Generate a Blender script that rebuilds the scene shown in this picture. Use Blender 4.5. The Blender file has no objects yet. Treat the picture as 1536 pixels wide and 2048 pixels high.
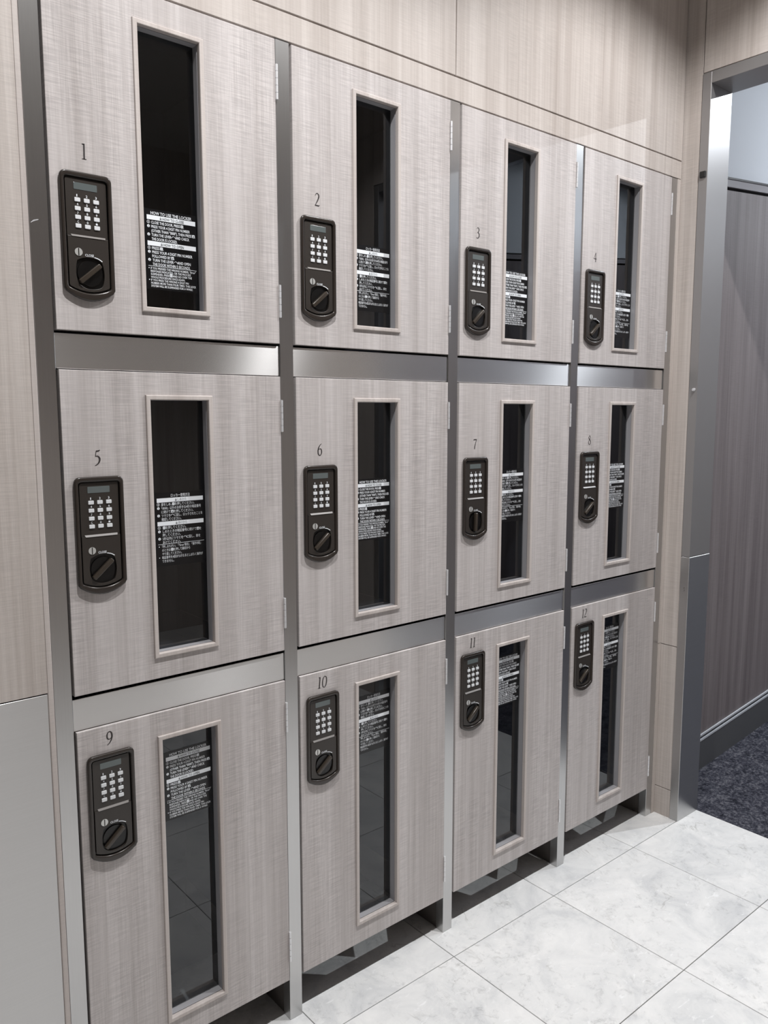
import bpy, bmesh, math, random
from mathutils import Matrix, Vector

random.seed(7)
SC = bpy.context.scene
COL = SC.collection
K = 1.12                      # metres per measured unit (door frame comes out at 2.1 m)

# ------------------------------------------------------------------ camera
CAM = (-0.3500, -1.1160, 1.0816)
YAW, PIT, ROLL, FPX = 0.6976, -0.1225, -0.0004, 1602.9
_cy, _sy, _cp, _sp = math.cos(YAW), math.sin(YAW), math.cos(PIT), math.sin(PIT)
_f = Vector((_sy*_cp, _cy*_cp, _sp)); _r = Vector((_cy, -_sy, 0)); _u = _r.cross(_f)
_R = _r*math.cos(ROLL) + _u*math.sin(ROLL); _U = -_r*math.sin(ROLL) + _u*math.cos(ROLL)
cd = bpy.data.cameras.new('camera'); cd.sensor_fit = 'VERTICAL'; cd.sensor_height = 24.0
cd.lens = 24.0*FPX/2048.0; cd.clip_start = 0.02; cd.clip_end = 60
cam = bpy.data.objects.new('camera', cd); COL.objects.link(cam)
mw = Matrix((( _R.x, _U.x, -_f.x, CAM[0]*K), (_R.y, _U.y, -_f.y, CAM[1]*K), (_R.z, _U.z, -_f.z, CAM[2]*K), (0, 0, 0, 1)))
cam.matrix_world = mw
SC.camera = cam

# ------------------------------------------------------------------ world, exposure
w = bpy.data.worlds.new('world'); SC.world = w; w.use_nodes = True
w.node_tree.nodes['Background'].inputs[0].default_value = (0.8, 0.85, 1, 1)
w.node_tree.nodes['Background'].inputs[1].default_value = 0.02
SC.view_settings.view_transform = 'Standard'; SC.view_settings.look = 'None'
SC.view_settings.gamma = 1.0; SC.view_settings.use_curve_mapping = False
SC.view_settings.exposure = 0.0

CEIL = 2.32
LAMPS = [  # x, y, power, colour
    (0.17, -0.60, 18.2, (1.0, 0.995, 0.998)),
    (1.15, -0.60, 17.0, (1.0, 0.995, 0.998)),
]
LAMPS2 = [(2.85, -0.62, 31, (0.88, 0.94, 1.0)), (4.55, -0.62, 22, (0.88, 0.94, 1.0))]

# ------------------------------------------------------------------ materials
def new_mat(name):
    m = bpy.data.materials.new(name); m.use_nodes = True
    nt = m.node_tree; b = nt.nodes['Principled BSDF']
    return m, nt, b
def srgb(r, g, b):
    f = lambda c: (c/255/12.92 if c/255 <= 0.04045 else ((c/255+0.055)/1.055)**2.4)
    return (f(r), f(g), f(b), 1)
def plain(name, col, rough=0.5, metal=0.0, spec=0.5):
    m, nt, b = new_mat(name)
    b.inputs['Base Color'].default_value = col; b.inputs['Roughness'].default_value = rough
    b.inputs['Metallic'].default_value = metal; b.inputs['Specular IOR Level'].default_value = spec
    return m
def N(nt, t, **kw):
    n = nt.nodes.new(t)
    for k, v in kw.items(): setattr(n, k, v)
    return n
def noise(nt, vec, scale3, detail=2, rough=0.5, dist=0.0):
    mp = N(nt, 'ShaderNodeMapping'); mp.inputs['Scale'].default_value = scale3
    nt.links.new(vec, mp.inputs['Vector'])
    n = N(nt, 'ShaderNodeTexNoise'); n.inputs['Scale'].default_value = 1.0
    n.inputs['Detail'].default_value = detail; n.inputs['Roughness'].default_value = rough
    n.inputs['Distortion'].default_value = dist
    nt.links.new(mp.outputs[0], n.inputs['Vector'])
    return n.outputs['Fac']
def ramp(nt, fac, stops):
    r = N(nt, 'ShaderNodeValToRGB'); e = r.color_ramp.elements
    while len(e) < len(stops): e.new(0.5)
    for x, (p, c) in zip(e, stops): x.position = p; x.color = c
    nt.links.new(fac, r.inputs[0]); return r.outputs[0]
def mixc(nt, a, b, fac, mode='MIX'):
    m = N(nt, 'ShaderNodeMix', data_type='RGBA', blend_type=mode)
    for s, v in ((m.inputs[6], a), (m.inputs[7], b), (m.inputs[0], fac)):
        if hasattr(v, 'is_linked'): nt.links.new(v, s)
        else: s.default_value = v
    return m.outputs[2]
def math_(nt, op, a, b):
    m = N(nt, 'ShaderNodeMath', operation=op)
    for s, v in ((m.inputs[0], a), (m.inputs[1], b)):
        if hasattr(v, 'is_linked'): nt.links.new(v, s)
        else: s.default_value = v
    return m.outputs[0]

def wood_mat(name, light, dark, weave=0.5, rough=0.55, streak=1.0):
    m, nt, b = new_mat(name)
    pos = N(nt, 'ShaderNodeNewGeometry').outputs['Position']
    broad = noise(nt, pos, (26, 26, 0.9), 2, 0.55)
    fine = noise(nt, pos, (150, 150, 2.2), 3, 0.6)
    s = math_(nt, 'ADD', math_(nt, 'MULTIPLY', broad, 0.6*streak), math_(nt, 'MULTIPLY', fine, 0.4*streak))
    c = ramp(nt, s, [(0.30, dark), (0.62, light)])
    hl = noise(nt, pos, (22, 22, 620), 2, 0.6)       # weave: short horizontal threads
    vl = noise(nt, pos, (760, 760, 20), 2, 0.6)      # and short vertical ones
    patch = noise(nt, pos, (7, 7, 5), 2, 0.5)
    hm = ramp(nt, hl, [(0.40, (0.74, 0.74, 0.75, 1)), (0.60, (1.14, 1.14, 1.14, 1))])
    vm = ramp(nt, vl, [(0.40, (0.80, 0.79, 0.79, 1)), (0.60, (1.10, 1.10, 1.10, 1))])
    pm = ramp(nt, patch, [(0.36, (0, 0, 0, 1)), (0.62, (1, 1, 1, 1))])
    wf = math_(nt, 'MULTIPLY', math_(nt, 'ADD', math_(nt, 'MULTIPLY', pm, 0.65), 0.35), weave)
    c = mixc(nt, c, hm, wf, 'MULTIPLY')
    c = mixc(nt, c, vm, math_(nt, 'MULTIPLY', wf, 0.8), 'MULTIPLY')
    nt.links.new(c, b.inputs['Base Color'])
    b.inputs['Roughness'].default_value = rough; b.inputs['Specular IOR Level'].default_value = 0.35
    bp = N(nt, 'ShaderNodeBump'); bp.inputs['Strength'].default_value = 0.15; bp.inputs['Distance'].default_value = 0.0006
    nt.links.new(math_(nt, 'ADD', hl, vl), bp.inputs['Height']); nt.links.new(bp.outputs[0], b.inputs['Normal'])
    return m

def steel_mat(name, base, rough, brush=(6, 6, 900), aniso=0.75, taxis=2):
    m, nt, b = new_mat(name)
    pos = N(nt, 'ShaderNodeNewGeometry').outputs['Position']
    n = noise(nt, pos, brush, 3, 0.6)
    c = ramp(nt, n, [(0.3, (base*0.975, base*0.97, base*0.965, 1)), (0.7, (base*1.02, base*1.015, base*1.01, 1))])
    nt.links.new(c, b.inputs['Base Color']); b.inputs['Metallic'].default_value = 1.0
    rr = N(nt, 'ShaderNodeMapRange'); rr.inputs['To Min'].default_value = rough*0.97; rr.inputs['To Max'].default_value = rough*1.03
    nt.links.new(n, rr.inputs[0]); nt.links.new(rr.outputs[0], b.inputs['Roughness'])
    b.inputs['Anisotropic'].default_value = aniso
    t = N(nt, 'ShaderNodeCombineXYZ'); t.inputs[taxis].default_value = 1.0; t.inputs[1].default_value = 1.0 if taxis == 0 else 0.0
    nt.links.new(t.outputs[0], b.inputs['Tangent'])
    return m

def marble_mat():
    m, nt, b = new_mat('marble_tile')
    pos = N(nt, 'ShaderNodeNewGeometry').outputs['Position']
    oi = N(nt, 'ShaderNodeObjectInfo')
    off = N(nt, 'ShaderNodeVectorMath', operation='SCALE'); nt.links.new(oi.outputs['Random'], off.inputs['Scale'])
    off.inputs[0].default_value = (37, 61, 13)
    ad = N(nt, 'ShaderNodeVectorMath', operation='ADD'); nt.links.new(pos, ad.inputs[0]); nt.links.new(off.outputs[0], ad.inputs[1])
    p = ad.outputs[0]
    n1 = noise(nt, p, (7, 7, 7), 8, 0.68, 0.8)
    c = ramp(nt, n1, [(0.30, srgb(206, 207, 208)), (0.47, srgb(228, 228, 227)), (0.68, srgb(242, 241, 239))])
    n2 = noise(nt, p, (48, 48, 48), 6, 0.75, 0.5)
    mk = ramp(nt, noise(nt, p, (5, 5, 5), 3, 0.6), [(0.42, (0.15, 0.15, 0.15, 1)), (0.62, (1, 1, 1, 1))])
    c = mixc(nt, c, ramp(nt, n2, [(0.34, (0.70, 0.70, 0.70, 1)), (0.47, (1, 1, 1, 1))]), math_(nt, 'MULTIPLY', mk, 0.85), 'MULTIPLY')
    n3 = noise(nt, p, (34, 70, 50), 4, 0.7, 1.2)     # small pale flakes
    c = mixc(nt, c, srgb(250, 250, 250), math_(nt, 'MULTIPLY', ramp(nt, n3, [(0.60, (0, 0, 0, 1)), (0.70, (1, 1, 1, 1))]), 0.6))
    # hairline veins: zero crossings of a stretched noise, broken up by a second noise
    v0 = noise(nt, p, (4.5, 3.0, 4), 5, 0.58, 1.0)
    v = ramp(nt, math_(nt, 'ABSOLUTE', math_(nt, 'SUBTRACT', v0, 0.5), 0.0), [(0.0, (1, 1, 1, 1)), (0.010, (0, 0, 0, 1))])
    br = ramp(nt, noise(nt, p, (9, 9, 9), 3, 0.6), [(0.54, (0, 0, 0, 1)), (0.66, (1, 1, 1, 1))])
    c = mixc(nt, c, srgb(138, 134, 126), math_(nt, 'MULTIPLY', math_(nt, 'MULTIPLY', v, br), 0.42))
    nt.links.new(c, b.inputs['Base Color'])
    b.inputs['Roughness'].default_value = 0.32; b.inputs['Specular IOR Level'].default_value = 0.4
    return m

def carpet_mat():
    m, nt, b = new_mat('carpet')
    pos = N(nt, 'ShaderNodeNewGeometry').outputs['Position']
    n = noise(nt, pos, (120, 120, 120), 5, 0.8); n2 = noise(nt, pos, (40, 40, 40), 2, 0.5)
    s = math_(nt, 'ADD', math_(nt, 'MULTIPLY', n, 0.75), math_(nt, 'MULTIPLY', n2, 0.25))
    c = ramp(nt, s, [(0.38, srgb(28, 29, 36)), (0.5, srgb(66, 67, 77)), (0.63, srgb(118, 118, 124))])
    nt.links.new(c, b.inputs['Base Color']); b.inputs['Roughness'].default_value = 0.95; b.inputs['Specular IOR Level'].default_value = 0.1
    bp = N(nt, 'ShaderNodeBump'); bp.inputs['Strength'].default_value = 0.8; bp.inputs['Distance'].default_value = 0.004
    nt.links.new(n, bp.inputs['Height']); nt.links.new(bp.outputs[0], b.inputs['Normal'])
    return m

def glass_mats():
    g = bpy.data.materials.new('window_glass'); g.use_nodes = True; nt = g.node_tree; nt.nodes.clear()
    out = N(nt, 'ShaderNodeOutputMaterial'); mx = N(nt, 'ShaderNodeMixShader')
    lw_ = N(nt, 'ShaderNodeLayerWeight'); lw_.inputs['Blend'].default_value = 0.5
    p5 = math_(nt, 'POWER', lw_.outputs['Facing'], 5.0)
    fr = N(nt, 'ShaderNodeMath', operation='MULTIPLY_ADD'); nt.links.new(p5, fr.inputs[0]); fr.inputs[1].default_value = 0.92; fr.inputs[2].default_value = 0.08
    tr = N(nt, 'ShaderNodeBsdfTransparent'); tr.inputs[0].default_value = (0.62, 0.65, 0.67, 1)
    gl = N(nt, 'ShaderNodeBsdfGlossy'); gl.inputs['Roughness'].default_value = 0.0; gl.inputs[0].default_value = (0.95, 0.97, 1, 1)
    nt.links.new(fr.outputs[0], mx.inputs[0]); nt.links.new(tr.outputs[0], mx.inputs[1]); nt.links.new(gl.outputs[0], mx.inputs[2])
    nt.links.new(mx.outputs[0], out.inputs[0])
    h = bpy.data.materials.new('window_glass_inner'); h.use_nodes = True; nt = h.node_tree; nt.nodes.clear()
    out = N(nt, 'ShaderNodeOutputMaterial'); tr = N(nt, 'ShaderNodeBsdfTransparent'); tr.inputs[0].default_value = (0.97, 0.98, 0.98, 1)
    nt.links.new(tr.outputs[0], out.inputs[0])
    return g, h

M = {}
M['wood'] = wood_mat('door_laminate', srgb(204, 198, 196), srgb(174, 167, 164), 0.5)
M['wallwood'] = wood_mat('wall_laminate', srgb(205, 197, 191), srgb(175, 165, 158), 0.25)
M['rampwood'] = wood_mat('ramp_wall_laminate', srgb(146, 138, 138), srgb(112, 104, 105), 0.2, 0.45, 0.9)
M['steel'] = steel_mat('brushed_steel', 0.72, 0.27, aniso=1.0)
M['steelv'] = steel_mat('vertically_brushed_steel', 0.55, 0.30, (900, 900, 6), 0.5, 0)
M['steelp'] = steel_mat('brushed_steel_plate', 0.58, 0.33, aniso=0.9)
M['grey'] = plain('grey_painted_steel', srgb(160, 158, 158), 0.35, 0.55)
M['bead'] = wood_mat('bead_laminate', srgb(206, 198, 193), srgb(180, 170, 165), 0.15)
M['gasket'] = plain('grey_gasket', srgb(158, 157, 160), 0.4)
M['black'] = plain('black_lining', srgb(50, 51, 58), 0.6)
M['dark'] = plain('dark_gap', srgb(14, 13, 13), 0.9)
M['partition'] = plain('grey_brown_board', srgb(96, 90, 86), 0.5)
M['lock'] = plain('dark_brown_plastic', srgb(52, 46, 42), 0.24)
M['lockface'] = plain('dark_brown_face', srgb(52, 47, 43), 0.36)
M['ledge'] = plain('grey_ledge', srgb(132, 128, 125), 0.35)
M['cup'] = plain('black_cup', srgb(8, 7, 7), 0.3)
M['knob'] = plain('knob_brown', srgb(62, 55, 48), 0.22)
M['button'] = plain('button_white', srgb(226, 228, 230), 0.4)
M['print'] = plain('white_print', srgb(240, 244, 248), 0.6)
M['greyprint'] = plain('grey_print', srgb(120, 124, 126), 0.6)
M['number'] = plain('number_print', srgb(52, 46, 46), 0.6)
M['label'] = plain('black_label', srgb(16, 16, 18), 0.28)
M['lcd'] = plain('display_glass', srgb(98, 105, 105), 0.12)
M['chrome'] = plain('bright_steel', (0.80, 0.80, 0.81, 1), 0.38, 0.45)
M['keysteel'] = plain('key_cylinder_steel', (0.62, 0.62, 0.60, 1), 0.35, 0.4)
M['marble'] = marble_mat()
M['grout'] = plain('tile_joint', srgb(92, 88, 84), 0.9)
M['carpet'] = carpet_mat()
M['white'] = plain('white_paint', srgb(222, 226, 232), 0.8)
M['ceil'] = plain('ceiling_paint', srgb(205, 200, 194), 0.85)
M['oppo'] = plain('opposite_wall_dark', srgb(152, 146, 142), 0.6)
M['trimd'] = plain('dado_dark', srgb(52, 50, 54), 0.4)
M['capgrey'] = plain('dado_grey', srgb(150, 146, 150), 0.35)
M['alu'] = plain('aluminium_strip', srgb(222, 225, 230), 0.4, 0.2)
M['base'] = plain('baseboard_grey', srgb(92, 93, 95), 0.45)
M['rubber'] = plain('black_rubber', srgb(30, 30, 30), 0.5)
M['clear'] = plain('translucent_plastic', srgb(200, 200, 202), 0.25)
M['glass'], M['glass2'] = glass_mats()
em, ent, eb = new_mat('lamp_diffuser'); eb.inputs['Emission Color'].default_value = (1, 0.97, 0.94, 1); eb.inputs['Emission Strength'].default_value = 6
M['emit'] = em

# ------------------------------------------------------------------ helpers (all lengths in measured units, scaled by K here)
def add(name, mesh, mat, parent=None, loc=(0, 0, 0)):
    o = bpy.data.objects.new(name, mesh); COL.objects.link(o); o.location = Vector(loc)*K
    if parent: o.parent = parent
    if mat is not None and not mesh.materials:
        for mm in (mat if isinstance(mat, (list, tuple)) else [mat]): mesh.materials.append(M[mm] if isinstance(mm, str) else mm)
    return o
def empty(name, loc=(0, 0, 0), parent=None):
    o = bpy.data.objects.new(name, None); COL.objects.link(o); o.location = Vector(loc)*K
    o.empty_display_size = 0.05
    if parent: o.parent = parent
    return o
def tag(o, label=None, cat=None, group=None, kind=None):
    if label: o['label'] = label
    if cat: o['category'] = cat
    if group: o['group'] = group
    if kind: o['kind'] = kind
    return o
def box_into(bm, x0, x1, y0, y1, z0, z1, shear=None):
    v = []
    for z in (z0, z1):
        for x, y in ((x0, y0), (x1, y0), (x1, y1), (x0, y1)):
            dz = shear(x) if shear else 0
            v.append(bm.verts.new((x*K, y*K, (z+dz)*K)))
    for f in ((3, 2, 1, 0), (4, 5, 6, 7), (0, 1, 5, 4), (1, 2, 6, 5), (2, 3, 7, 6), (3, 0, 4, 7)):
        bm.faces.new([v[i] for i in f])
def bm_mesh(bm, name, smooth=False):
    bm.normal_update(); me = bpy.data.meshes.new(name); bm.to_mesh(me); bm.free()
    if smooth:
        for p in me.polygons: p.use_smooth = True
    return me
def boxes(name, lst, mat, parent=None, loc=(0, 0, 0), bevel=0.0, shear=None):
    bm = bmesh.new()
    for b in lst: box_into(bm, *b, shear=shear)
    if bevel: bmesh.ops.bevel(bm, geom=list(bm.edges), offset=bevel*K, segments=1, affect='EDGES', profile=0.5)
    return add(name, bm_mesh(bm, name), mat, parent, loc)
def box(name, b, mat, parent=None, loc=(0, 0, 0), bevel=0.0, shear=None):
    return boxes(name, [b], mat, parent, loc, bevel, shear)

def rrect(x0, x1, z0, z1, r, n=5):
    pts = []
    for cx, cz, a in ((x1-r, z1-r, 0), (x0+r, z1-r, 90), (x0+r, z0+r, 180), (x1-r, z0+r, 270)):
        for i in range(n+1):
            t = math.radians(a+90*i/n); pts.append((cx+r*math.cos(t), cz+r*math.sin(t)))
    return pts
def rect(x0, x1, z0, z1): return [(x0, z0), (x1, z0), (x1, z1), (x0, z1)]
def plate_mesh(name, loops, y_front, y_back, bevel=0.0, res=2, smooth=False):
    """flat plate with holes in the xz plane, front at y_front (towards the viewer, smaller y)"""
    cu = bpy.data.curves.new(name, 'CURVE'); cu.dimensions = '2D'; cu.fill_mode = 'BOTH'
    for lp in loops:
        sp = cu.splines.new('POLY'); sp.points.add(len(lp)-1); sp.use_cyclic_u = True
        for q, (x, z) in zip(sp.points, lp): q.co = (x*K, z*K, 0, 1)
    th = (y_back-y_front)*K
    cu.extrude = max(th/2-bevel*K, 1e-6); cu.bevel_depth = bevel*K; cu.bevel_resolution = res; cu.offset = -bevel*K
    o = bpy.data.objects.new(name, cu); COL.objects.link(o)
    dg = bpy.context.evaluated_depsgraph_get(); me = bpy.data.meshes.new_from_object(o.evaluated_get(dg))
    bpy.data.objects.remove(o); bpy.data.curves.remove(cu); me.name = name
    yc = (y_front+y_back)/2*K
    me.transform(Matrix(((1, 0, 0, 0), (0, 0, -1, yc), (0, 1, 0, 0), (0, 0, 0, 1))))
    bm = bmesh.new(); bm.from_mesh(me); bmesh.ops.remove_doubles(bm, verts=bm.verts, dist=1e-6)
    bmesh.ops.recalc_face_normals(bm, faces=bm.faces); bm.to_mesh(me); bm.free()
    me.materials.clear()
    for p in me.polygons: p.use_smooth = smooth
    return me
def cyl_into(bm, c, r, h, axis='z', n=14):
    m = bmesh.ops.create_cone(bm, cap_ends=True, segments=n, radius1=r*K, radius2=r*K, depth=h*K)
    rot = {'z': Matrix.Identity(4), 'y': Matrix.Rotation(math.pi/2, 4, 'X'), 'x': Matrix.Rotation(math.pi/2, 4, 'Y')}[axis]
    bmesh.ops.transform(bm, matrix=Matrix.Translation(Vector(c)*K) @ rot, verts=m['verts'])

# text: outline of one line as (verts, faces) in font units
_tc = {}
def text_geo(s):
    if s in _tc: return _tc[s]
    cu = bpy.data.curves.new('t', 'FONT'); cu.body = s; cu.resolution_u = 2; cu.offset = 0.012 if s.isascii() else 0.0
    o = bpy.data.objects.new('t', cu); COL.objects.link(o)
    dg = bpy.context.evaluated_depsgraph_get(); me = bpy.data.meshes.new_from_object(o.evaluated_get(dg))
    v = [(a.co.x, a.co.y) for a in me.vertices]; f = [tuple(p.vertices) for p in me.polygons]
    bpy.data.objects.remove(o); bpy.data.curves.remove(cu); bpy.data.meshes.remove(me)
    _tc[s] = (v, f); return _tc[s]
class Print:
    def __init__(self): self.v = []; self.f = []
    def quad(self, x0, x1, z0, z1, y): self.poly([(x0, z0), (x1, z0), (x1, z1), (x0, z1)], y)
    def poly(self, pts, y):
        n = len(self.v); self.v += [(x*K, y*K, z*K) for x, z in pts]; self.f.append(tuple(range(n, n+len(pts))))
    def text(self, s, x0, x1, z, h, y, fit=True):
        v, f = text_geo(s)
        mn = min(a for a, b in v); mx = max(a for a, b in v)
        sz = h; sx = (x1-x0)/(mx-mn) if fit else sz
        n = len(self.v); self.v += [((x0+(a-mn)*sx)*K, y*K, (z+b*sz)*K) for a, b in v]
        self.f += [tuple(i+n for i in p) for p in f]
        return x0+(mx-mn)*sx
    def strip(self, pts, y):
        """variable-width stroke through (x, z, width)"""
        L = []; Rr = []
        for i, (x, z, wd) in enumerate(pts):
            a = pts[max(i-1, 0)]; b = pts[min(i+1, len(pts)-1)]
            dx, dz = b[0]-a[0], b[1]-a[1]; l = math.hypot(dx, dz) or 1
            nx, nz = -dz/l*wd/2, dx/l*wd/2
            L.append((x+nx, z+nz)); Rr.append((x-nx, z-nz))
        for i in range(len(pts)-1): self.poly([L[i], Rr[i], Rr[i+1], L[i+1]], y)
    def mesh(self, name):
        me = bpy.data.meshes.new(name); me.from_pydata(self.v, [], self.f); me.update(); return me
def smooth_path(pts, n=6):
    out = []
    P = [pts[0]]+list(pts)+[pts[-1]]
    for i in range(1, len(P)-2):
        for k in range(n):
            t = k/n; q = []
            for d in range(3):
                a, b, c, e = P[i-1][d], P[i][d], P[i+1][d], P[i+2][d]
                q.append(0.5*(2*b+(c-a)*t+(2*a-5*b+4*c-e)*t*t+(3*b-a-3*c+e)*t**3))
            out.append(tuple(q))
    out.append(pts[-1]); return out
# slim roman numerals, unit height, strokes as (x, z, width)
DIG = {
 '1': (0.34, [[(0.05, .97, .05), (0.17, .96, .07), (0.19, .96, .07)], [(0.19, 1.0, .105), (0.19, 0.02, .105)], [(0.04, .015, .035), (0.19, .02, .05), (0.34, .015, .035)]]),
 '2': (0.46, [smooth_path([(0.03, .80, .03), (0.10, .95, .05), (0.23, 1.0, .07), (0.36, .90, .10), (0.37, .72, .11), (0.26, .45, .09), (0.12, .20, .06), (0.02, .03, .05)]), smooth_path([(0.0, .04, .05), (0.2, .045, .09), (0.36, .04, .08), (0.47, .10, .03)])]),
 '3': (0.44, [smooth_path([(0.05, .88, .03), (0.14, .98, .05), (0.27, .98, .07), (0.36, .86, .10), (0.33, .68, .09), (0.18, .56, .05)]), smooth_path([(0.16, .56, .04), (0.30, .52, .07), (0.41, .36, .11), (0.37, .15, .10), (0.22, .02, .06), (0.03, .05, .05)])]),
 '4': (0.50, [[(0.34, 1.0, .04), (0.02, .36, .05)], [(0.0, .34, .07), (0.50, .34, .07)], [(0.35, 1.0, .08), (0.35, 0.0, .11)]]),
 '5': (0.44, [smooth_path([(0.14, .95, .07), (0.30, .96, .09), (0.43, 1.03, .03)]), [(0.15, .96, .05), (0.10, .58, .045)], smooth_path([(0.09, .58, .04), (0.24, .60, .07), (0.38, .46, .11), (0.37, .24, .11), (0.25, .05, .07), (0.06, -.06, .04)])]),
 '6': (0.48, [smooth_path([(0.42, 1.0, .03), (0.26, .88, .06), (0.12, .66, .09), (0.06, .38, .11), (0.10, .13, .10), (0.23, .01, .06), (0.36, .08, .07), (0.43, .28, .10), (0.39, .50, .09), (0.27, .58, .05), (0.14, .52, .04), (0.08, .42, .04)])]),
 '7': (0.46, [smooth_path([(0.0, .86, .03), (0.04, .94, .07), (0.2, .945, .09), (0.46, .95, .07)]), smooth_path([(0.44, .96, .05), (0.30, .60, .07), (0.20, .28, .10), (0.17, 0.0, .10)])]),
 '8': (0.48, [smooth_path([(0.25, .56, .09), (0.11, .68, .09), (0.09, .85, .08), (0.23, 1.0, .045), (0.37, .87, .07), (0.36, .70, .06), (0.25, .56, .05), (0.10, .42, .06), (0.05, .22, .09), (0.12, .04, .07), (0.25, 0.0, .05), (0.39, .06, .07), (0.44, .22, .10), (0.38, .40, .10), (0.25, .56, .09)])]),
 '9': (0.48, [smooth_path([(0.06, 0.0, .03), (0.22, .12, .06), (0.36, .34, .09), (0.42, .62, .11), (0.38, .87, .10), (0.25, .99, .06), (0.12, .92, .07), (0.05, .72, .10), (0.09, .50, .09), (0.21, .42, .05), (0.34, .48, .04), (0.40, .58, .04)])]),
 '0': (0.54, [smooth_path([(0.26, 1.0, .045), (0.11, .86, .08), (0.05, .50, .10), (0.11, .14, .08), (0.26, 0.0, .045), (0.42, .14, .08), (0.48, .50, .10), (0.42, .86, .08), (0.26, 1.0, .045)])]),
}

# ================================================================== STRUCTURE
W = 0.38; PW = 0.0257; ZT = 1.6563
A1, A2, B1, B2 = 1.1890, 1.1419, 0.6789, 0.6325
DEPTH = 0.40
XR = 1.549                      # right-hand wall plane
RS = 0.092                      # slope of the ramp beyond the doorway
XK = 1.648                      # where the carpeted ramp starts
OPEN_Y = -0.0687; NEAR_Y = -1.146
YF = -2.55                      # opposite wall

# floor: base slab with recessed joints, marble tiles on it
fl = box('floor', (-2.2, XK, YF, 0.50, -0.05, -0.003), 'grout'); tag(fl, kind='structure')
TS, TX, TY = 0.317, 0.7123, -0.0664
tile_cache = {}
ix0, ix1, iy0, iy1 = -9, 3, -8, 1
for i in range(ix0, ix1):
    for j in range(iy0, iy1+1):
        x0, x1 = TX+i*TS, TX+(i+1)*TS; y0, y1 = TY+(j-1)*TS+TS*0, TY+j*TS
        x1 = min(x1, XK) if i < ix1-1 else XK
        y1 = min(y1, 0.49); y0 = max(y0, YF)
        if x0 < -2.2: x0 = -2.2
        if x1-x0 < .02 or y1-y0 < .02: continue
        g = 0.0008; key = (round(x1-x0, 4), round(y1-y0, 4))
        if key not in tile_cache:
            bm = bmesh.new(); box_into(bm, 0, key[0]-2*g, 0, key[1]-2*g, -0.006, 0)
            bmesh.ops.bevel(bm, geom=[e for e in bm.edges if all(v.co.z > -1e-6 for v in e.verts)], offset=0.0005*K, segments=1, affect='EDGES')
            me = bm_mesh(bm, 'tile'); me.materials.append(M['marble']); tile_cache[key] = me
        add('tile', tile_cache[key], None, fl, (x0+g, y0+g, 0))

# back wall above and around the lockers
wb = box('wall_back', (-2.2, XR+0.1, 0.44, 0.50, 0.0, CEIL), 'dark'); tag(wb, kind='structure')
box('fascia_panel', (-0.42, 1.5475, 0.0, 0.43, ZT+0.001, 1.6985), 'wallwood', wb, bevel=0.0006)
box('wall_panel', (-0.42, 0.7583, 0.0, 0.03, 1.7010, CEIL), 'wallwood', wb, bevel=0.0006)
box('wall_panel', (0.7603, 1.5475, 0.0, 0.03, 1.7010, CEIL), 'wallwood', wb, bevel=0.0006)
box('joint_backing', (-0.42, 1.5475, 0.006, 0.028, 1.690, 1.712), 'dark', wb)
box('filler_strip', (1.5340, 1.5480, 0.0006, 0.05, 0.476, ZT), 'wallwood', wb)
box('filler_strip', (1.5340, 1.5480, 0.0006, 0.05, 0.0, 0.4745), 'wallwood', wb)
# left wall: laminate above, steel plate below, set back from the locker fronts
wl = box('wall_left', (-2.2, -0.0128, 0.006, 0.06, 0.0, CEIL), 'dark'); tag(wl, kind='structure')
box('wall_panel', (-2.2, -0.0203, 0.0, 0.02, 0.6985, 1.6985), 'wallwood', wl)
box('wall_panel', (-2.2, -0.4205, 0.0, 0.02, 1.7010, CEIL), 'wallwood', wl, bevel=0.0004)
em_ = box('edge_moulding', (-0.0203, -0.0124, -0.0003, 0.02, 0.0, ZT), 'bead', wl, bevel=0.0010)
box('kick_plate', (-2.2, -0.0206, -0.0005, 0.02, 0.002, 0.6968), 'steelp', wl, bevel=0.0005)

# right wall with the doorway
wr = box('wall_right', (XR+0.012, XK, YF, NEAR_Y-0.005, 0.0, CEIL), 'wallwood'); tag(wr, kind='structure')
for z0, z1 in ((0.0, 0.0768), (0.0786, 0.4722), (0.4740, CEIL)):
    box('return_panel', (XR, XR+0.02, -0.0450, 0.02, z0, z1), 'wallwood', wr, bevel=0.0004)
box('return_core', (XR+0.006, XK-0.004, -0.060, 0.04, 0.0, CEIL), 'dark', wr)
box('header_panel', (XR+0.0005, XR+0.02, NEAR_Y-0.03, -0.0468, 1.8925, CEIL), 'wallwood', wr, bevel=0.0004)
box('header_core', (XR+0.015, XK-0.004, NEAR_Y-0.03, -0.05, 1.880, CEIL), 'dark', wr)
box('wall_panel', (XR, XR+0.02, YF, NEAR_Y-0.031, 0.0, CEIL), 'wallwood', wr)
box('header_room_side', (XK-0.004, XK+0.004, -1.25, 0.036, 1.885, CEIL), 'white', wr)
box('wall_room_side', (XK-0.004, XK+0.004, -1.25, NEAR_Y-0.02, 0.0, CEIL), 'white', wr)

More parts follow.
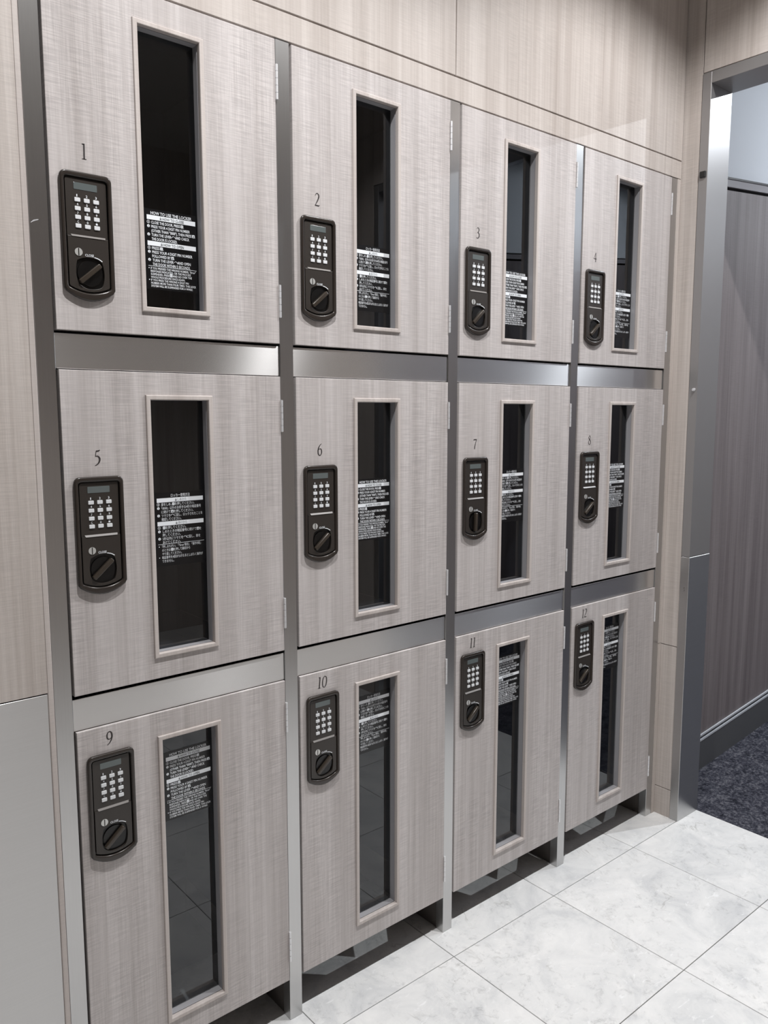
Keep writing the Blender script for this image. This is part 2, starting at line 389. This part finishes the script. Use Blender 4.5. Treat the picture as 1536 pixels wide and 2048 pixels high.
# door frame
d1 = empty('door_1', (XR, OPEN_Y, 0)); tag(d1, kind='structure')
def inD(*b): return (b[0]-XR, b[1]-XR, b[2]-OPEN_Y, b[3]-OPEN_Y, b[4], b[5])
FX = XR-0.0015
box('jamb_face', inD(FX, XK, OPEN_Y, -0.0462, 0.7150, 1.8900), 'grey', d1, bevel=0.0007)
box('jamb_kick_plate', inD(FX-0.0008, XK+0.0005, OPEN_Y-0.0008, -0.0462, 0.0, 0.7145), 'steelp', d1, bevel=0.0007)
box('header', inD(FX, XK, NEAR_Y, OPEN_Y, 1.8635, 1.8900), 'grey', d1, bevel=0.0007)
box('jamb_face', inD(FX, XK, NEAR_Y-0.023, NEAR_Y, 0.7150, 1.8900), 'grey', d1, bevel=0.0007)
box('jamb_kick_plate', inD(FX-0.0008, XK+0.0005, NEAR_Y-0.023, NEAR_Y+0.0008, 0.0, 0.7145), 'steelp', d1, bevel=0.0007)

# ramp room beyond the doorway
sh = lambda x: RS*(x-XK)
YW = 0.036; YN = -1.25; XE = 5.4
fr_ = box('floor_ramp', (XK, XE, YN, YW, -0.05, 0.0), 'carpet', shear=sh); tag(fr_, kind='structure')
def rampwall(nm, ya, yb, flip):
    # ya: face towards the room, yb: behind
    s = 1 if flip else -1
    Y = lambda d: sorted((ya+s*d, yb))
    w0 = box(nm, (XK+0.005, XE, *Y(-0.004), 0.0, CEIL-0.40), 'dark', shear=sh); tag(w0, kind='structure')
    pw = 0.62; x = XK+0.005
    while x < XE-0.05:
        x2 = min(x+pw, XE)
        box('wall_panel', (x+0.0004, x2-0.0004, *Y(0.0), 0.113, 1.672), 'rampwood', w0, shear=sh)
        x = x2
    box('plaster', (XK+0.005, XE, *Y(-0.003), 1.703, CEIL+0.02), 'white', w0, shear=sh)
    t = box('dado_cap', (XK+0.005, XE, *Y(0.004), 1.680, 1.700), 'capgrey', w0, shear=sh)
    box('dado_edge', (XK+0.005, XE, *Y(0.006), 1.700, 1.705), 'trimd', w0, shear=sh)
    box('metal_strip', (XK+0.005, XE, *Y(0.003), 0.105, 0.111), 'alu', w0, shear=sh)
    box('metal_strip', (XK+0.005, XE, *Y(0.003), 0.090, 0.096), 'alu', w0, shear=sh)
    box('skirting_board', (XK+0.005, XE, *Y(0.002), 0.0, 0.090), 'base', w0, shear=sh)
rampwall('wall_ramp_far', YW, YW+0.05, False)
rampwall('wall_ramp_near', YN, YN-0.05, True)
we = box('wall_ramp_end', (XE, XE+0.05, YN-0.05, YW+0.05, 0.0, CEIL), 'white'); tag(we, kind='structure')
ce2 = box('ceiling_ramp', (XK, XE+0.05, YN-0.05, YW+0.05, CEIL, CEIL+0.04), 'ceil'); tag(ce2, kind='structure')

# ceiling, opposite and side walls of the locker hall
ce = box('ceiling', (-2.2, XK, YF, 0.50, CEIL, CEIL+0.04), 'ceil'); tag(ce, kind='structure')
wf = box('wall_front', (-2.2, XK, YF-0.05, YF, 0.0, CEIL), 'wallwood'); tag(wf, kind='structure')
ws = box('wall_side', (-2.25, -2.2, YF, 0.5, 0.0, CEIL), 'oppo'); tag(ws, kind='structure')

# ceiling downlights (the two over the lockers, two over the ramp)
def downlight(x, y, z, power, colr, label, r=0.050, h=0.0295, re=0.012, spread=148):
    """surface-mounted can light: a short dark tube cuts the beam of the small emitter at its top"""
    t = empty('downlight', (x, y, z)); tag(t, label, 'ceiling light', 'round ceiling downlights')
    n = 40; circ = lambda q: [(q*math.cos(a*2*math.pi/n), q*math.sin(a*2*math.pi/n)) for a in range(n)]
    up = Matrix.Rotation(math.pi/2, 4, 'X')
    me = plate_mesh('can', [circ(r+0.004), circ(r)], 0.0, h+0.004); me.transform(up)
    add('can', me, 'dark', t, (0, 0, -(h+0.004) if me.vertices and max(v.co.z for v in me.vertices) > 1e-6 else 0.0))
    bm = bmesh.new(); cyl_into(bm, (0, 0, -0.0015), re, 0.003, 'z', 24); add('diffuser', bm_mesh(bm, 'diffuser'), 'emit', t)
    ld = bpy.data.lights.new('downlight_beam', 'AREA'); ld.shape = 'DISK'; ld.size = 2*re*K; ld.energy = power; ld.color = colr; ld.spread = math.radians(spread)
    lo = bpy.data.objects.new('downlight_beam', ld); COL.objects.link(lo); lo.location = Vector((0, 0, -0.004))*K; lo.parent = t
for (x, y, p, c), lab in zip(LAMPS, ('round ceiling downlight in front of lockers 1 and 5', 'round ceiling downlight in front of locker 3')):
    downlight(x, y, CEIL, p, c, lab)
for (x, y, p, c), lab in zip(LAMPS2, ('round ceiling downlight over the foot of the ramp', 'round ceiling downlight farther up the ramp')):
    downlight(x, y, CEIL, p, c, lab, h=0.012, spread=180)

# ================================================================== LOCKER FRAME
frm = empty('locker_cabinet', (0, 0, 0)); tag(frm, 'brushed steel cabinet of posts and rails around the twelve locker doors', 'cabinet')
for i in range(5):
    xl, xr = i*W-PW/2, i*W+PW/2
    if i == 0: xl = -0.0118
    box('post', (xl, xr, 0.0012, 0.0228, 0.0, ZT), 'steelv', frm, bevel=0.0006)
    box('partition_board', (xl+0.0025, xr-0.0025, 0.0228, DEPTH+0.02, 0.0, ZT), 'partition', frm)
for i in range(4):
    for z0, z1 in ((A2, A1), (B2, B1)):
        box('rail', (i*W+PW/2+0.0003, (i+1)*W-PW/2-0.0003, 0.0035, 0.0225, z0, z1), 'steel', frm, bevel=0.0006)

# ================================================================== LOCKERS
ROWS = [dict(d0=1.1930, d1=1.6545, w0=1.2258, w1=1.6180, lock=1.4000, num=1.4283, st=1.3650, c0=A1-0.001, c1=ZT, hinge=((1.5652, 1.6177), (1.2337, 1.2853))),
        dict(d0=0.6845, d1=1.1405, w0=0.7165, w1=1.1080, lock=0.9943, num=1.0205, st=0.9550, c0=B1-0.001, c1=A2, hinge=((1.0514, 1.1032), (0.7231, 0.7749))),
        dict(d0=0.0800, d1=0.6313, w0=0.1180, w1=0.5945, lock=0.5920, num=0.6120, st=0.5490, c0=0.0800, c1=B2, hinge=((0.5407, 0.5932), (0.1164, 0.1724)))]
DX0, DX1 = 0.0158, 0.3655         # door edges from the post centre line
WX0, WX1 = 0.1355, 0.2420         # window bead, outside
BW = 0.0070
GY = 0.0165                       # glass
LX0, LX1 = 0.0270, 0.0965

# ---- meshes shared by every lock (origin: lock top left at door face)
lw = LX1-LX0
def lock_outline(m, top, zc, za, r, n=10):
    """rounded top corners, bottom edge sagging from zc (corners) to za (middle)"""
    x0, x1 = m, lw-m; pts = []
    for cx, a in ((x1-r, 0), (x0+r, 90)):
        for i in range(6):
            t = math.radians(a+90*i/5); pts.append((cx+r*math.cos(t), top-r+r*math.sin(t)))
    rb = r*0.55
    pts.append((x0, zc+rb))
    for i in range(n+1):
        u = i/n; x = x0+rb*0.6+(x1-x0-rb*1.2)*u
        pts.append((x, za+(zc-za)*(2*u-1)**2))
    pts.append((x1, zc+rb))
    return pts
T0 = 1.4000
mx = lambda x: x-LX0
mz = lambda z: z-T0
ME = {}
outer = lock_outline(0.0, 0.0, -0.1555, -0.1672, 0.0085)
inner = lock_outline(0.0058, -0.0070, -0.1500, -0.1570, 0.0042)
ME['bezel'] = plate_mesh('bezel', [outer, inner], -0.0062, 0.0, 0.0024, 4, True)
cup = smooth_path([(mx(.0458), mz(1.2855), 0), (mx(.0540), mz(1.2893), 0), (mx(.0630), mz(1.2902), 0), (mx(.0725), mz(1.2890), 0), (mx(.0790), mz(1.2850), 0), (mx(.0815), mz(1.2760), 0), (mx(.0818), mz(1.2660), 0), (mx(.0800), mz(1.2560), 0), (mx(.0765), mz(1.2515), 0), (mx(.0690), mz(1.2490), 0), (mx(.0600), mz(1.2488), 0), (mx(.0520), mz(1.2515), 0), (mx(.0460), mz(1.2570), 0), (mx(.0438), mz(1.2660), 0), (mx(.0440), mz(1.2770), 0), (mx(.0458), mz(1.2855), 0)], 3)[:-1]
cup = [(a, b) for a, b, _ in cup]
facein = lock_outline(0.0074, -0.0086, -0.1486, -0.1550, 0.0035)
ZS = mz(1.3165)
low = [(facein[-1][0], ZS)] + [(facein[0][0], ZS)]
lowpts = [(lw-0.0074, ZS), (0.0074, ZS)] + [p for p in facein if p[1] < ZS]
ME['face'] = plate_mesh('face_plate', [lowpts, cup], -0.0044, -0.0008, 0.0004, 1)
upppts = [p for p in facein if p[1] > ZS] + [(0.0074, ZS-0.001), (lw-0.0074, ZS-0.001)]
ME['pad'] = plate_mesh('keypad_panel', [upppts], -0.0030, -0.0008, 0.0003, 1)
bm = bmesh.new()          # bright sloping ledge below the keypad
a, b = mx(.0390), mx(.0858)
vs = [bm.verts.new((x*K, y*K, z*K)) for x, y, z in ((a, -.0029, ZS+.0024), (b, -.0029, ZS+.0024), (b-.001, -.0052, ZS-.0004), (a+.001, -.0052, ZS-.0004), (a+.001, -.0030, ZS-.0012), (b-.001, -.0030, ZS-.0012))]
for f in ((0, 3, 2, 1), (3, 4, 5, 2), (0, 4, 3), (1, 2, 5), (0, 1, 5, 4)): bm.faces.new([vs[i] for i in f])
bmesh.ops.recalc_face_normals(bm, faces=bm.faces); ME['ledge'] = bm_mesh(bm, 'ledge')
ME['display'] = plate_mesh('display', [rrect(mx(.0455), mx(.0768), mz(1.3772), mz(1.3862), 0.0008, 2)], -0.0034, -0.0020, 0.0002, 1)
ME['button'] = plate_mesh('keypad_button', [rrect(0, .0078, -.0053, 0, 0.0009, 2)], -0.0044, -0.0026, 0.0004, 1)
bm = bmesh.new(); cyl_into(bm, (0, -0.0046, 0), 0.0052, 0.0010, 'y', 20); ME['key'] = bm_mesh(bm, 'key_cylinder')
ME['slot'] = plate_mesh('key_slot', [rect(-.0006, .0006, -.0048, .0048)], -0.0053, -0.0048)
ME['cupback'] = plate_mesh('knob_recess', [lock_outline(0.0050, -0.0062, -0.1505, -0.1580, 0.0045)], -0.0009, -0.0002)
# knob: dark round base with a rounded grip bar across it
bm = bmesh.new(); cyl_into(bm, (0, -0.0018, 0), 0.0168, 0.0018, 'y', 28); ME['knobbase'] = bm_mesh(bm, 'knob_base')
ME['grip'] = plate_mesh('knob_grip', [rrect(-.0188, .0188, -.0034, .0034, 0.0018, 4)], -0.0082, -0.0020, 0.0014, 3, True)
# silk-screened marks on the lock
pr = Print()
cols = (0.0457, 0.0582, 0.0708)
keys = ('1', '2', '3', '4', '5', '6', '7', '8', '9', 'C', '0')
for k, s in enumerate(keys):
    r_, c_ = divmod(k, 3); x = mx(cols[c_]+.0028+0.0006); z = mz(1.3667-.01122*r_)+.0013
    pr.text(s, x-.0002, x+(.0010 if s == '1' else .0019), z, 0.0046, -0.0031)
x = mx(cols[2]+.0026); z = mz(1.3667-.01122*3)+.0013
pr.quad(x, x+.0026, z, z+.0020, -0.0031); pr.strip(smooth_path([(x+.0005, z+.0020, .0004), (x+.0006, z+.0031, .0004), (x+.0013, z+.0035, .0004), (x+.0020, z+.0031, .0004), (x+.0021, z+.0020, .0004)], 3), -0.0031)
pr.text('CLOSE', mx(.0566), mx(.0683), mz(1.2916), 0.0045, -0.0046)
pr.strip(smooth_path([(mx(.0690), mz(1.2912), .0011), (mx(.0745), mz(1.2898), .0011), (mx(.0797), mz(1.2868), .0011)], 4), -0.0046)
ME['lockprint'] = pr.mesh('lock_lettering')
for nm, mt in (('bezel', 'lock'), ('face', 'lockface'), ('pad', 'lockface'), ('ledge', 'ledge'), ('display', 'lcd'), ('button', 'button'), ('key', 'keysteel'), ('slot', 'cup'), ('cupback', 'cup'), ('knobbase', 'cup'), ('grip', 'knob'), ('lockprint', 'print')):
    ME[nm].materials.append(M[mt])

# ---- instruction labels: two prints, white and grey-on-white (origin: left end of the first bar's top edge)
SWD = 0.0758
def label_prints(lang):
    P, D = Print(), Print(); y, yd = -0.0006, -0.0010
    U = lambda u: u*SWD
    def circ(u, z, n, filled):
        x = U(u)+.0018; r = .0021; c = z+.0021
        pts = [(x+r*math.cos(t*math.pi/7), c+r*math.sin(t*math.pi/7)) for t in range(14)]
        if filled:
            P.poly(pts, y); D.text(n, x-.0008, x+.0008, c-.0013, .0036, yd)
        else:
            P.strip([(a, b, .0004) for a, b in pts+pts[:1]], y); P.text(n, x-.0004, x+.0004, c-.0013, .0036, y)
    def keyicon(x, z, kind):
        s = .0042
        if kind == 'C':
            P.poly([(a, b) for a, b in rrect(x, x+s, z-.0003, z+s, .0008, 2)], y); D.text('C', x+.0010, x+.0032, z+.0007, .0036, yd)
        else:
            P.poly(rrect(x, x+s, z-.0003, z+s, .0008, 2), y); D.quad(x+.0011, x+.0031, z+.0005, z+.0021, yd)
            D.strip([(x+.0014, z+.0021, .0004), (x+.0015, z+.0032, .0004), (x+.0027, z+.0032, .0004), (x+.0028, z+.0021, .0004)], yd)
        return x+s
    def arrow(x, z, right):
        P.strip(smooth_path([(x, z+.0018, .0005), (x+.0014, z+.0032, .0005), (x+.0034, z+.0032, .0005), (x+.0046, z+.0018, .0005)], 3), y)
        hx = x+.0046 if right else x
        P.poly([(hx-.0009, z+.0024), (hx+.0009, z+.0024), (hx, z+.0010)], y)
    def line(u0, u1, z, h, parts):
        """parts: text strings and icon marks ('<C>', '<L>', '<l>', '<r>'); text is fitted between u0 and u1"""
        icons = sum({'<C>': .0048, '<L>': .0048, '<l>': .0056, '<r>': .0056}.get(p, 0) for p in parts)
        tw = []
        for p in parts:
            if p[0] == '<': tw.append(0); continue
            v, f = text_geo(p); tw.append(max(a for a, b in v)-min(a for a, b in v)+0.12)
        sx = (U(u1)-U(u0)-icons)/sum(tw); x = U(u0)
        for p, t in zip(parts, tw):
            if p in ('<C>', '<L>'): keyicon(x+.0003, z, p[1]); x += .0048
            elif p in ('<l>', '<r>'): arrow(x+.0005, z, p == '<r>'); x += .0056
            else: P.text(p, x, x+(t-.12)*sx, z, h, y); x += t*sx
    def bar(z1, text, u0, u1):
        P.quad(0, SWD, z1-.0064, z1, y)
        D.text(text, U(u0), U(u1), z1-.0052, .0054, yd)
        x = U(u0)-.0040; D.quad(x, x+.0024, z1-.0051, z1-.0029, yd)
        D.strip([(x+.0005, z1-.0029, .0004), (x+.0006, z1-.0016, .0004), (x+.0018, z1-.0016, .0004), (x+.0019, z1-.0029, .0004)], yd)
    if lang == 'en':
        P.text('HOW TO USE THE LOCKER', U(.08), U(.92), .0010, .0060, y)
        bar(0, 'HOW TO CLOSE', .315, .755)
        L = [(.085, .76, ['CLOSE THE DOOR, PRESS', '<C>', '.']), (.085, .885, ['PRESS YOUR 4 DIGIT PIN NUMBER']), (.085, 1.0, ['(OTHER THAN "0000"), THEN PRESS', '<L>', '.']),
             (.085, .87, ['TURN THE LEVER', '<l>', 'AND CHECK']), (.085, .615, ['THE DOOR IS LOCKED.'])]
        z = -.0064-.0056
        for k, l in enumerate(L):
            line(l[0], l[1], z, .0056, l[2])
            if k in (0, 1, 3): circ(.005, z, {0: '1', 1: '2', 3: '3'}[k], k > 0)
            z -= .00575
        bar(-.0362, 'HOW TO OPEN', .32, .74)
        L = [(.085, .325, ['PRESS', '<C>', '.']), (.085, .925, ['PRESS YOUR 4 DIGIT PIN NUMBER']), (.085, .545, ['FOLLOWED BY', '<L>', '.']),
             (.09, .885, ['TURN THE LEVER', '<r>', 'AND OPEN']), (.09, .875, ['THE DOOR WITHIN 5 SECONDS.'])]
        z = -.0426-.0052
        for k, l in enumerate(L):
            line(l[0], l[1], z, .0056, l[2])
            if k in (0, 1, 3): circ(.005, z, {0: '1', 1: '2', 3: '3'}[k], k > 0)
            z -= .00565
        P.quad(0, SWD, -.0714, -.0709, y)
        L = [(.045, .985, ['IF YOU PRESSED THE WRONG NUMBER, "Error"']), (.045, .88, ['RESPONSE INDICATED, OR THE PROCESS']), (.045, .90, ['SUSPENDED, PRESS', '<C>', 'AND GO OVER THE']),
             (.045, .755, ['WHOLE PROCEDURE ONCE AGAIN.']), (.045, .83, ['IF YOU PRESS THE WRONG 4 DIGIT PIN']), (.045, .985, ['NUMBER MORE THAN FOUR TIMES, THIS LOCK']), (.045, .915, ['SYSTEM WILL BE SUSPENDED FOR A WHILE.'])]
        z = -.0714-.0044
        for k, l in enumerate(L):
            line(l[0], l[1], z, .0042, l[2])
            if k in (0, 4): P.quad(U(.005), U(.022), z+.0010, z+.0023, y)
            z -= .00415
    else:
        P.text('ロッカー使用方法', U(.30), U(.71), .0014, .0056, y)
        bar(0, 'しめかた', .44, .635)
        L = [(.09, .81, ['扉をしめ、', '<C>', 'を押してください。']), (.095, .955, ['「0000」以外のお好きな4桁の暗証番号']), (.09, .785, ['に続けて', '<L>', 'を押してください。']),
             (.095, .985, ['ツマミを', '<l>', 'に回し、ロックされたことを']), (.09, .515, ['確認してください。'])]
        z = -.0064-.0051
        for k, l in enumerate(L):
            line(l[0], l[1], z, .0052, l[2])
            if k in (0, 1, 3): circ(.005, z, {0: '1', 1: '2', 3: '3'}[k], k > 0)
            z -= .00565
        bar(-.0355, 'あけかた', .44, .635)
        L = [(.105, .61, ['<C>', 'を押してください。']), (.105, .95, ['しめたときの暗証番号に続けて', '<L>', 'を']), (.10, .49, ['押してください。']),
             (.10, .925, ['5秒以内にツマミを', '<r>', 'に回し、扉を']), (.10, .49, ['あけてください。'])]
        z = -.0419-.0051
        for k, l in enumerate(L):
            line(l[0], l[1], z, .0052, l[2])
            if k in (0, 1, 3): circ(.010, z, {0: '1', 1: '2', 3: '3'}[k], k > 0)
            z -= .00555
        P.quad(0, SWD, -.0702, -.0697, y)
        L = [(.08, .93, ['「押しまちがい」「"Error"表示」「操作中断」']), (.08, .69, ['のときは', '<C>', 'を押して最初から']), (.08, .50, ['やり直してください。']),
             (.075, .97, ['暗証番号を4回まちがえるとしばらく操作が']), (.075, .33, ['できません。'])]
        z = -.0702-.0052
        for k, l in enumerate(L):
            line(l[0], l[1], z, .0050, l[2])
            if k in (0, 3): P.quad(U(.012), U(.030), z+.0012, z+.0026, y)
            z -= .00560
    a, b = P.mesh('white_lettering'), D.mesh('grey_lettering')
    a.materials.append(M['print']); b.materials.append(M['greyprint'])
    return a, b
PRN = {'en': label_prints('en'), 'jp': label_prints('jp')}
ME['label'] = plate_mesh('instruction_label', [rect(-0.0035, SWD+0.0015, -0.1040, 0.0085)], -0.0003, 0.0)
ME['label'].materials.append(M['label'])

# ---- hinge: five knuckles round a pin
def hinge_mesh(z0, z1):
    bm = bmesh.new(); n = 5; h = (z1-z0)/n
    cyl_into(bm, (0, 0, (z0+z1)/2), 0.0012, z1-z0-0.0002, 'z', 8)
    for k in range(n): cyl_into(bm, (0, 0, z0+h*(k+.5)), 0.0021, h-0.0007, 'z', 12)
    box_into(bm, -0.0004, 0.0004, 0.0, 0.012, z0, z1)
    return bm_mesh(bm, 'hinge')
HM = {}

ENG = {1, 3, 6, 8, 9, 11}
WHERE = {0: 'top row', 1: 'middle row', 2: 'bottom row'}
for r_i, R in enumerate(ROWS):
    inset = BW
    wx0, wx1, wz0, wz1 = WX0+inset, WX1-inset, R['w0']+inset, R['w1']-inset
    key = r_i
    dm = plate_mesh('door', [rect(DX0, DX1, R['d0'], R['d1']), rect(wx0-.001, wx1+.001, wz0-.001, wz1+.001)], -0.0008, 0.0200, 0.0007, 1)
    dm.materials.append(M['wood'])
    fm = plate_mesh('window_frame', [rect(WX0, WX1, R['w0'], R['w1']), rect(wx0, wx1, wz0, wz1)], -0.0042, 0.0042, 0.0014, 2)
    fm.materials.append(M['bead'])
    km = plate_mesh('gasket', [rect(wx0-.0006, wx1+.0006, wz0-.0006, wz1+.0006), rect(wx0+.0003, wx1-.0003, wz0+.0003, wz1-.0003)], 0.0045, GY-0.0002)
    km.materials.append(M['gasket'])
    gm = bmesh.new(); box_into(gm, wx0-.0008, wx1+.0008, GY, GY+0.0030, wz0-.0008, wz1+.0008)
    gme = bm_mesh(gm, 'glass_pane'); gme.materials.append(M['glass']); gme.materials.append(M['glass2'])
    for p in gme.polygons: p.material_index = 0 if p.normal.y < -0.5 else 1
    # dark compartment lining: back, sides, top and (except in the bottom row) a floor
    cb = []
    x0, x1 = PW/2-0.0006, W-PW/2+0.0006
    c0, c1 = R['c0'], R['c1']
    cb.append((x0, x1, DEPTH, DEPTH+0.01, c0 if r_i < 2 else 0.09, c1))
    cb.append((x0-0.0015, x0+0.0015, 0.026, DEPTH, c0+0.002, c1)); cb.append((x1-0.0015, x1+0.0015, 0.026, DEPTH, c0+0.002, c1))
    cb.append((x0, x1, 0.026, DEPTH, c1-0.004, c1-0.001))
    if r_i < 2: cb.append((x0, x1, 0.026, DEPTH, c0-0.018, c0))
    for c in range(4):
        num = r_i*4+c+1; lang = 'en' if num in ENG else 'jp'
        root = empty('locker', (c*W, 0, 0))
        tag(root, '%s wood-grain locker of the %s, number %d, %s text on its glass' % (('leftmost', 'second from left', 'third from left', 'rightmost')[c], WHERE[r_i], num, 'English' if lang == 'en' else 'Japanese'), 'locker', 'numbered wood-grain lockers')
        d = add('door', dm, None, root)
        add('window_frame', fm, None, d); add('glass_pane', gme, None, d); add('gasket', km, None, d)
        for hz in R['hinge']:
            if hz not in HM: HM[hz] = hinge_mesh(*hz); HM[hz].materials.append(M['chrome'])
            add('hinge', HM[hz], None, d, (0.3668, -0.0022, 0))
        # number
        s = str(num); hgt = 0.0200; pn = Print(); wtot = sum(DIG[q][0] for q in s)*hgt + (len(s)-1)*0.0022
        x = 0.0622-wtot/2; sl = 0.10 if len(s) > 1 else 0.02
        for q in s:
            for stx in DIG[q][1]:
                pn.strip([(x+(a+sl*b)*hgt, R['num']-hgt/2+b*hgt, wd*hgt*1.05) for a, b, wd in stx], -0.0011)
            x += DIG[q][0]*hgt+0.0022
        nme = pn.mesh('number'); add('number', nme, 'number', d)
        # lock
        lk = add('lock', ME['bezel'], None, root, (LX0, -0.0008, R['lock']))
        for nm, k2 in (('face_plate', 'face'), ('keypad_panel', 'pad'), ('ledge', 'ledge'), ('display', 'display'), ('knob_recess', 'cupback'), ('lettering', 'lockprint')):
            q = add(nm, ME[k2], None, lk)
            if nm == 'lettering': q['kind'] = 'stuff'
        for k2 in range(12):
            rr, cc = divmod(k2, 3); add('keypad_button', ME['button'], None, lk, (mx(cols[cc]), 0, mz(1.3667-.01122*rr)))
        add('key_cylinder', ME['key'], None, lk, (mx(.0480), 0, mz(1.2963))); add('key_slot', ME['slot'], None, lk, (mx(.0480), 0, mz(1.2963)))
        add('knob_base', ME['knobbase'], None, lk, (mx(.0628), 0, mz(1.2694)))
        g = add('knob_grip', ME['grip'], None, lk, (mx(.0622), 0, mz(1.2690)))
        ang = 88 if num == 7 else 41 + random.uniform(-2, 3)
        g.rotation_euler = (0, -math.radians(ang), 0)
        # label on the glass
        lb = add('instruction_label', ME['label'], None, root, (0.1550, GY-0.0002, R['st']))
        for nm, q in (('white_lettering', 0), ('grey_lettering', 1)): add(nm, PRN[lang][q], None, lb)['kind'] = 'stuff'
        if c == 0: cm = None
        co = boxes('compartment', cb, 'black', root) if cm is None else add('compartment', cm, None, root)
        cm = co.data

# ================================================================== SMALL THINGS on the door frame
pm = Print()
for (a_, b_, c_, d_) in ((-0.0005, 0.0012, 0.0030, 0.0060), (0.0004, 0.0026, 0.0012, 0.0024), (-0.0014, 0.0006, -0.0026, -0.0004), (-0.0002, 0.0018, -0.0050, -0.0036)):
    n_ = len(pm.v); pm.v += [((FX-0.0010-XR)*K, (-0.0592-OPEN_Y+y_)*K, (0.6300+z_)*K) for y_, z_ in ((a_, c_), (b_, c_+.0005), (b_-.0003, d_), (a_+.0004, d_-.0004))]; pm.f.append((n_, n_+1, n_+2, n_+3))
add('scuff_mark', pm.mesh('scuff_mark'), 'rubber', d1)['kind'] = 'stuff'
pm = Print(); pm.strip([(-0.0098, 1.3270, .0006), (-0.0060, 1.3300, .0016), (0.0, 1.3320, .0010)], 0.0010)
add('scratch', pm.mesh('scratch'), 'clear', frm)
sb = box('rubber_block', (-0.0045, 0.0, -0.0075, 0.0075, -0.0075, 0.0075), 'rubber', bevel=0.0012)
sb.location = Vector((FX, -0.0580, 1.6560))*K; tag(sb, 'small black rubber block stuck on the grey door frame', 'door stop')
bm = bmesh.new(); cyl_into(bm, (-0.0015, 0, 0), 0.0042, 0.003, 'x', 18); cyl_into(bm, (-0.0042, 0, -0.0012), 0.0022, 0.0035, 'x', 12)
hk = add('hook', bm_mesh(bm, 'hook'), 'clear'); hk.location = Vector((FX, -0.0600, 1.1400))*K
tag(hk, 'tiny pale round hook on the grey door frame at locker 4 height', 'hook')
